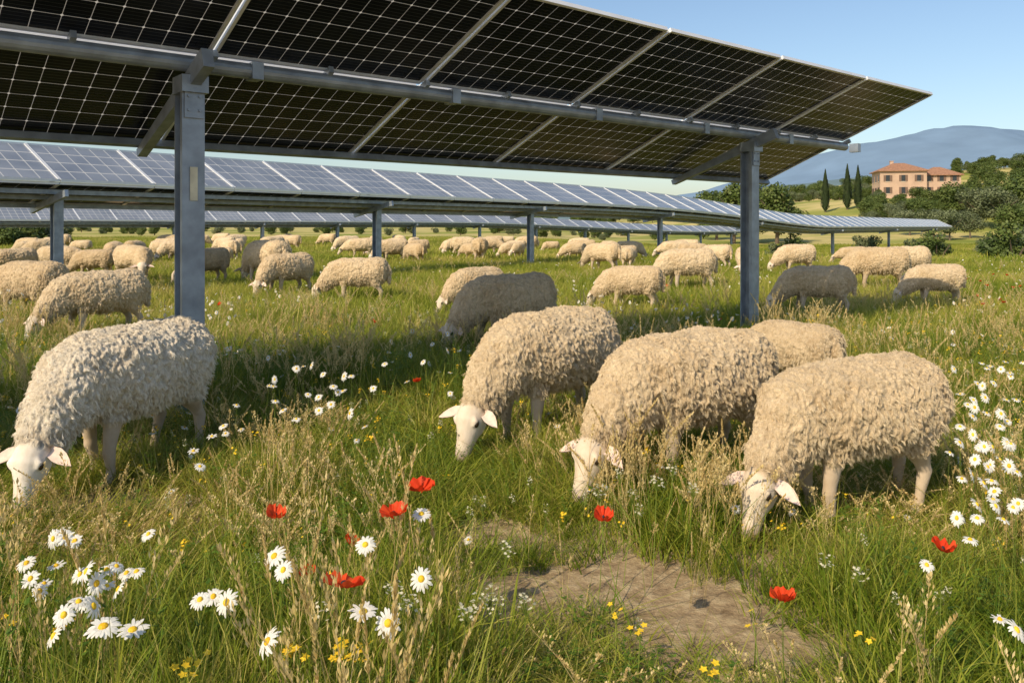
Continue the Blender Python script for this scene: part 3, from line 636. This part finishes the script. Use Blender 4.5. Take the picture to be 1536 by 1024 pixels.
    if clumps:
        me2.calc_loop_triangles(); nt_=len(me2.loop_triangles); tv=np.empty(nt_*3,dtype=np.int32); me2.loop_triangles.foreach_get('vertices',tv); tv=tv.reshape(-1,3)
        A_,B_,C_=co[tv[:,0]],co[tv[:,1]],co[tv[:,2]]; cr=np.cross(B_-A_,C_-A_); ar=np.linalg.norm(cr,axis=1)/2; tw=wool[tv].mean(axis=1); pw=ar*(tw>.75); pw/=pw.sum()
        ti=rg.choice(nt_,clumps,p=pw); cp=(A_[ti]+B_[ti]+C_[ti])/3; cn_=cr[ti]/np.maximum(ar[ti]*2,1e-9)[:,None]
        K=strands; n=clumps*K
        g_=np.array((-.25,0,-1.0)); cdir=cn_*.5+g_*.6+rg.normal(0,.4,(clumps,3)); cdir/=np.linalg.norm(cdir,axis=1)[:,None]
        clen=slen*(.5+.8*rg.random(clumps)); cshade=np.clip(.55+.12*rg.normal(0,1,clumps),0,1)
        t1=np.cross(cn_,rg.normal(0,1,(clumps,3))); t1/=np.linalg.norm(t1,axis=1)[:,None]; t2=np.cross(cn_,t1)
        ra=rg.random((clumps,K))*6.283; rr=.012*np.sqrt(rg.random((clumps,K)))
        root=cp[:,None,:]+t1[:,None,:]*(np.cos(ra)*rr)[:,:,None]+t2[:,None,:]*(np.sin(ra)*rr)[:,:,None]-cn_[:,None,:]*.004
        off=root-cp[:,None,:]
        ph=rg.random((clumps,1))*6.283; pts=np.empty((clumps,K,5,3))
        for j,t in enumerate((0,.25,.5,.75,1)):
            conv=1-.5*t**1.3
            pts[:,:,j,:]=cp[:,None,:]+off*conv+cdir[:,None,:]*(clen[:,None]*t*(.8+.4*rg.random((clumps,K))))[:,:,None]+(t1*np.sin(ph+t*7)+t2*np.cos(ph+t*7))[:,None,:]*.003*t+g_*.010*t*t
        hc_=bpy.data.hair_curves.new('fleece'); hc_.add_curves([5]*n)
        hc_.attributes['position'].data.foreach_set('vector',pts.astype(np.float32).ravel())
        ra_=hc_.attributes.get('radius') or hc_.attributes.new('radius','FLOAT','POINT')
        ra_.data.foreach_set('value',np.tile(np.array([1.0,1.0,.9,.7,.3],dtype=np.float32)*srad,n))
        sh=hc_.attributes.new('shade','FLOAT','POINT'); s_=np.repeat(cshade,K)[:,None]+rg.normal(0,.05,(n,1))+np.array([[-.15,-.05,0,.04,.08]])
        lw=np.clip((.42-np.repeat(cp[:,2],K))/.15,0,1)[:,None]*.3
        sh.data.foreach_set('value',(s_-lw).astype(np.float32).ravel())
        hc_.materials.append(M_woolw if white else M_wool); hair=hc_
    muz=np.array(poll+ax*.29)
    return me2,fe,hair,co[::7].copy(),muz
M_earb=simple('sheep_ear',(.66,.57,.48),.85,noise_amt=.08,scale=30); M_earw=simple('sheep_ear_white',(.80,.75,.70),.85,noise_amt=.06,scale=30); M_earin=simple('sheep_ear_inside',(.64,.50,.42),.8,noise_amt=.1,scale=30)
def put_sheep(data,x,y,head,scale,z=None,yf=1):
    me,fe,h=data[:3]; o=bpy.data.objects.new('sheep',me); sc.collection.objects.link(o)
    o.location=(x,y,ground(x,y) if z is None else z); o.rotation_euler=(0,0,head); o.scale=(scale,scale*yf,scale)
    f=bpy.data.objects.new('face',fe); sc.collection.objects.link(f); f.parent=o
    if h: hh=bpy.data.objects.new('fleece',h); sc.collection.objects.link(hh); hh.parent=o
    return o
def fit(data,mpx,mpy,rpx,tpy,srange=(.82,1.12),arange=(-205,-85)):
    co,mz=data[3],data[4]; best=None
    for s in np.linspace(srange[0],srange[1],13):
        Y=(CH-mz[2]*s)*F/(mpy-HZ); X=(mpx-768)/F*Y
        for a in np.radians(np.arange(arange[0],arange[1],3)):
            c,q=math.cos(a),math.sin(a)
            ox=X-s*(c*mz[0]-q*mz[1]); oy=Y-s*(q*mz[0]+c*mz[1])
            wx=ox+s*(c*co[:,0]-q*co[:,1]); wy=oy+s*(q*co[:,0]+c*co[:,1]); wz=s*co[:,2]
            px=768+F*wx/wy; py=HZ-F*(wz-CH)/wy
            e=((px.max()-rpx))**2+(1.3*(py.min()-tpy))**2+(400*abs(s-.97))*.3
            if best is None or e<best[0]: best=(e,ox,oy,a,s)
    return put_sheep(data,best[1],best[2],best[3],best[4])
def hd_(dx,dy): return math.atan2(dy,dx)
R_=math.radians
s1=sheep_data(1,yaw=R_(16),steps=(.02,-.10,-.05,.08),white=True,hang=20)
s2=sheep_data(2,yaw=R_(10),steps=(0,.04,.03,-.04),hang=24)
s3=sheep_data(3,yaw=R_(14),steps=(-.03,.05,0,.05),hang=26)
s4=sheep_data(4,yaw=R_(22),steps=(.02,-.04,.06,-.04),hang=24)
fit(s1,30,764,326,472); fit(s2,690,694,933,460); fit(s3,866,752,1166,492); fit(s4,1122,810,1428,527)
m1=sheep_data(11,yaw=R_(12),steps=(0,.06,-.04,.04),clumps=3000,strands=3,srad=.0013,voxel=.010)
m2=sheep_data(12,yaw=R_(-10),steps=(.05,-.05,.05,-.03),clumps=3000,strands=3,srad=.0013,voxel=.010)
fit(m1,664,530,834,405); fit(m2,655,472,755,399); fit(m1,38,518,227,404); fit(m1,466,452,590,389); fit(m2,880,462,1000,402); fit(m1,1148,468,1286,396); fit(m2,1338,458,1451,398)
for px,Y,hx_,hy_,s,d in ((45,10.6,-.95,.3,1.0,m2),(1190,5.8,-.5,.87,.72,m2),
    (400,17.3,-.8,.6,1.2,m2),(432,14.5,-.6,-.8,.95,m1),(1032,16,-1,-.1,1.05,m1),(1318,16,-1,.1,1.08,m2),(1360,19,-1,0,1.0,m1),(1195,22,-1,-.2,1.0,m2),(1120,21,-.5,-.8,.95,m1)):
    x,y=W(px,Y); put_sheep(d,x,y,hd_(hx_,hy_),s)
lows=[sheep_data(21,yaw=.15,clumps=0,voxel=.016),sheep_data(22,yaw=-.25,clumps=0,voxel=.016,steps=(.05,-.05,0,.05)),sheep_data(23,yaw=.55,clumps=0,voxel=.016,steps=(.08,-.08,.06,-.06)),sheep_data(24,yaw=-.5,clumps=0,voxel=.016,lift=.13,hang=38)]
rr_=random.Random(5); pl=[]
def ok(x,y): return all((x-a)**2+(y-b)**2>1.8 for a,b in pl)
cands=[(rr_.uniform(-40,350),rr_.uniform(16,30)) for _ in range(26)]+[(rr_.gauss(rr_.choice((60,260,480,650,820)),70),rr_.uniform(26,52)) for _ in range(72)]+[(rr_.uniform(870,1110),rr_.uniform(22,32)) for _ in range(9)]+[(rr_.uniform(1150,1420),rr_.uniform(20,30)) for _ in range(3)]
for px,Y in cands:
    x,y=W(px,Y)
    if ok(x,y): pl.append((x,y)); put_sheep(rr_.choice(lows),x,y,rr_.choice((math.pi,math.pi,math.pi,0,-2))+rr_.gauss(0,.8),rr_.uniform(.78,1.1),yf=rr_.uniform(.88,1.12))
# ---------------------------------------------------------------- light, sky, camera
el=math.radians(38); sx,sy=-.635,-.77; l=math.hypot(sx,sy); sx/=l; sy/=l
sd_=Vector((sx*math.cos(el),sy*math.cos(el),math.sin(el)))
L=bpy.data.lights.new('sun','SUN'); L.energy=5.0; L.angle=math.radians(.5); L.color=(1,.84,.60)
lo=bpy.data.objects.new('sun',L); sc.collection.objects.link(lo); lo.rotation_euler=sd_.to_track_quat('Z','Y').to_euler()
w=bpy.data.worlds.new('World'); sc.world=w; w.use_nodes=True; nt=w.node_tree
sk=nt.nodes.new('ShaderNodeTexSky'); sk.sky_type='NISHITA'; sk.sun_disc=False; sk.sun_elevation=el; sk.sun_rotation=math.atan2(sx,sy); sk.air_density=1.15; sk.dust_density=1.3; sk.ozone_density=2.6
nt.links.new(sk.outputs[0],nt.nodes['Background'].inputs[0]); nt.nodes['Background'].inputs[1].default_value=.15
cam=bpy.data.cameras.new('camera'); co_=bpy.data.objects.new('camera',cam); sc.collection.objects.link(co_); sc.camera=co_
cam.sensor_width=36; cam.lens=36*F/1536; cam.shift_y=-(512-HZ)/1536; cam.clip_end=20000; cam.clip_start=.05
co_.location=(0,0,CH); co_.rotation_euler=(math.radians(90),0,0)
sc.view_settings.view_transform='Standard'; sc.view_settings.look='None'; sc.view_settings.exposure=0
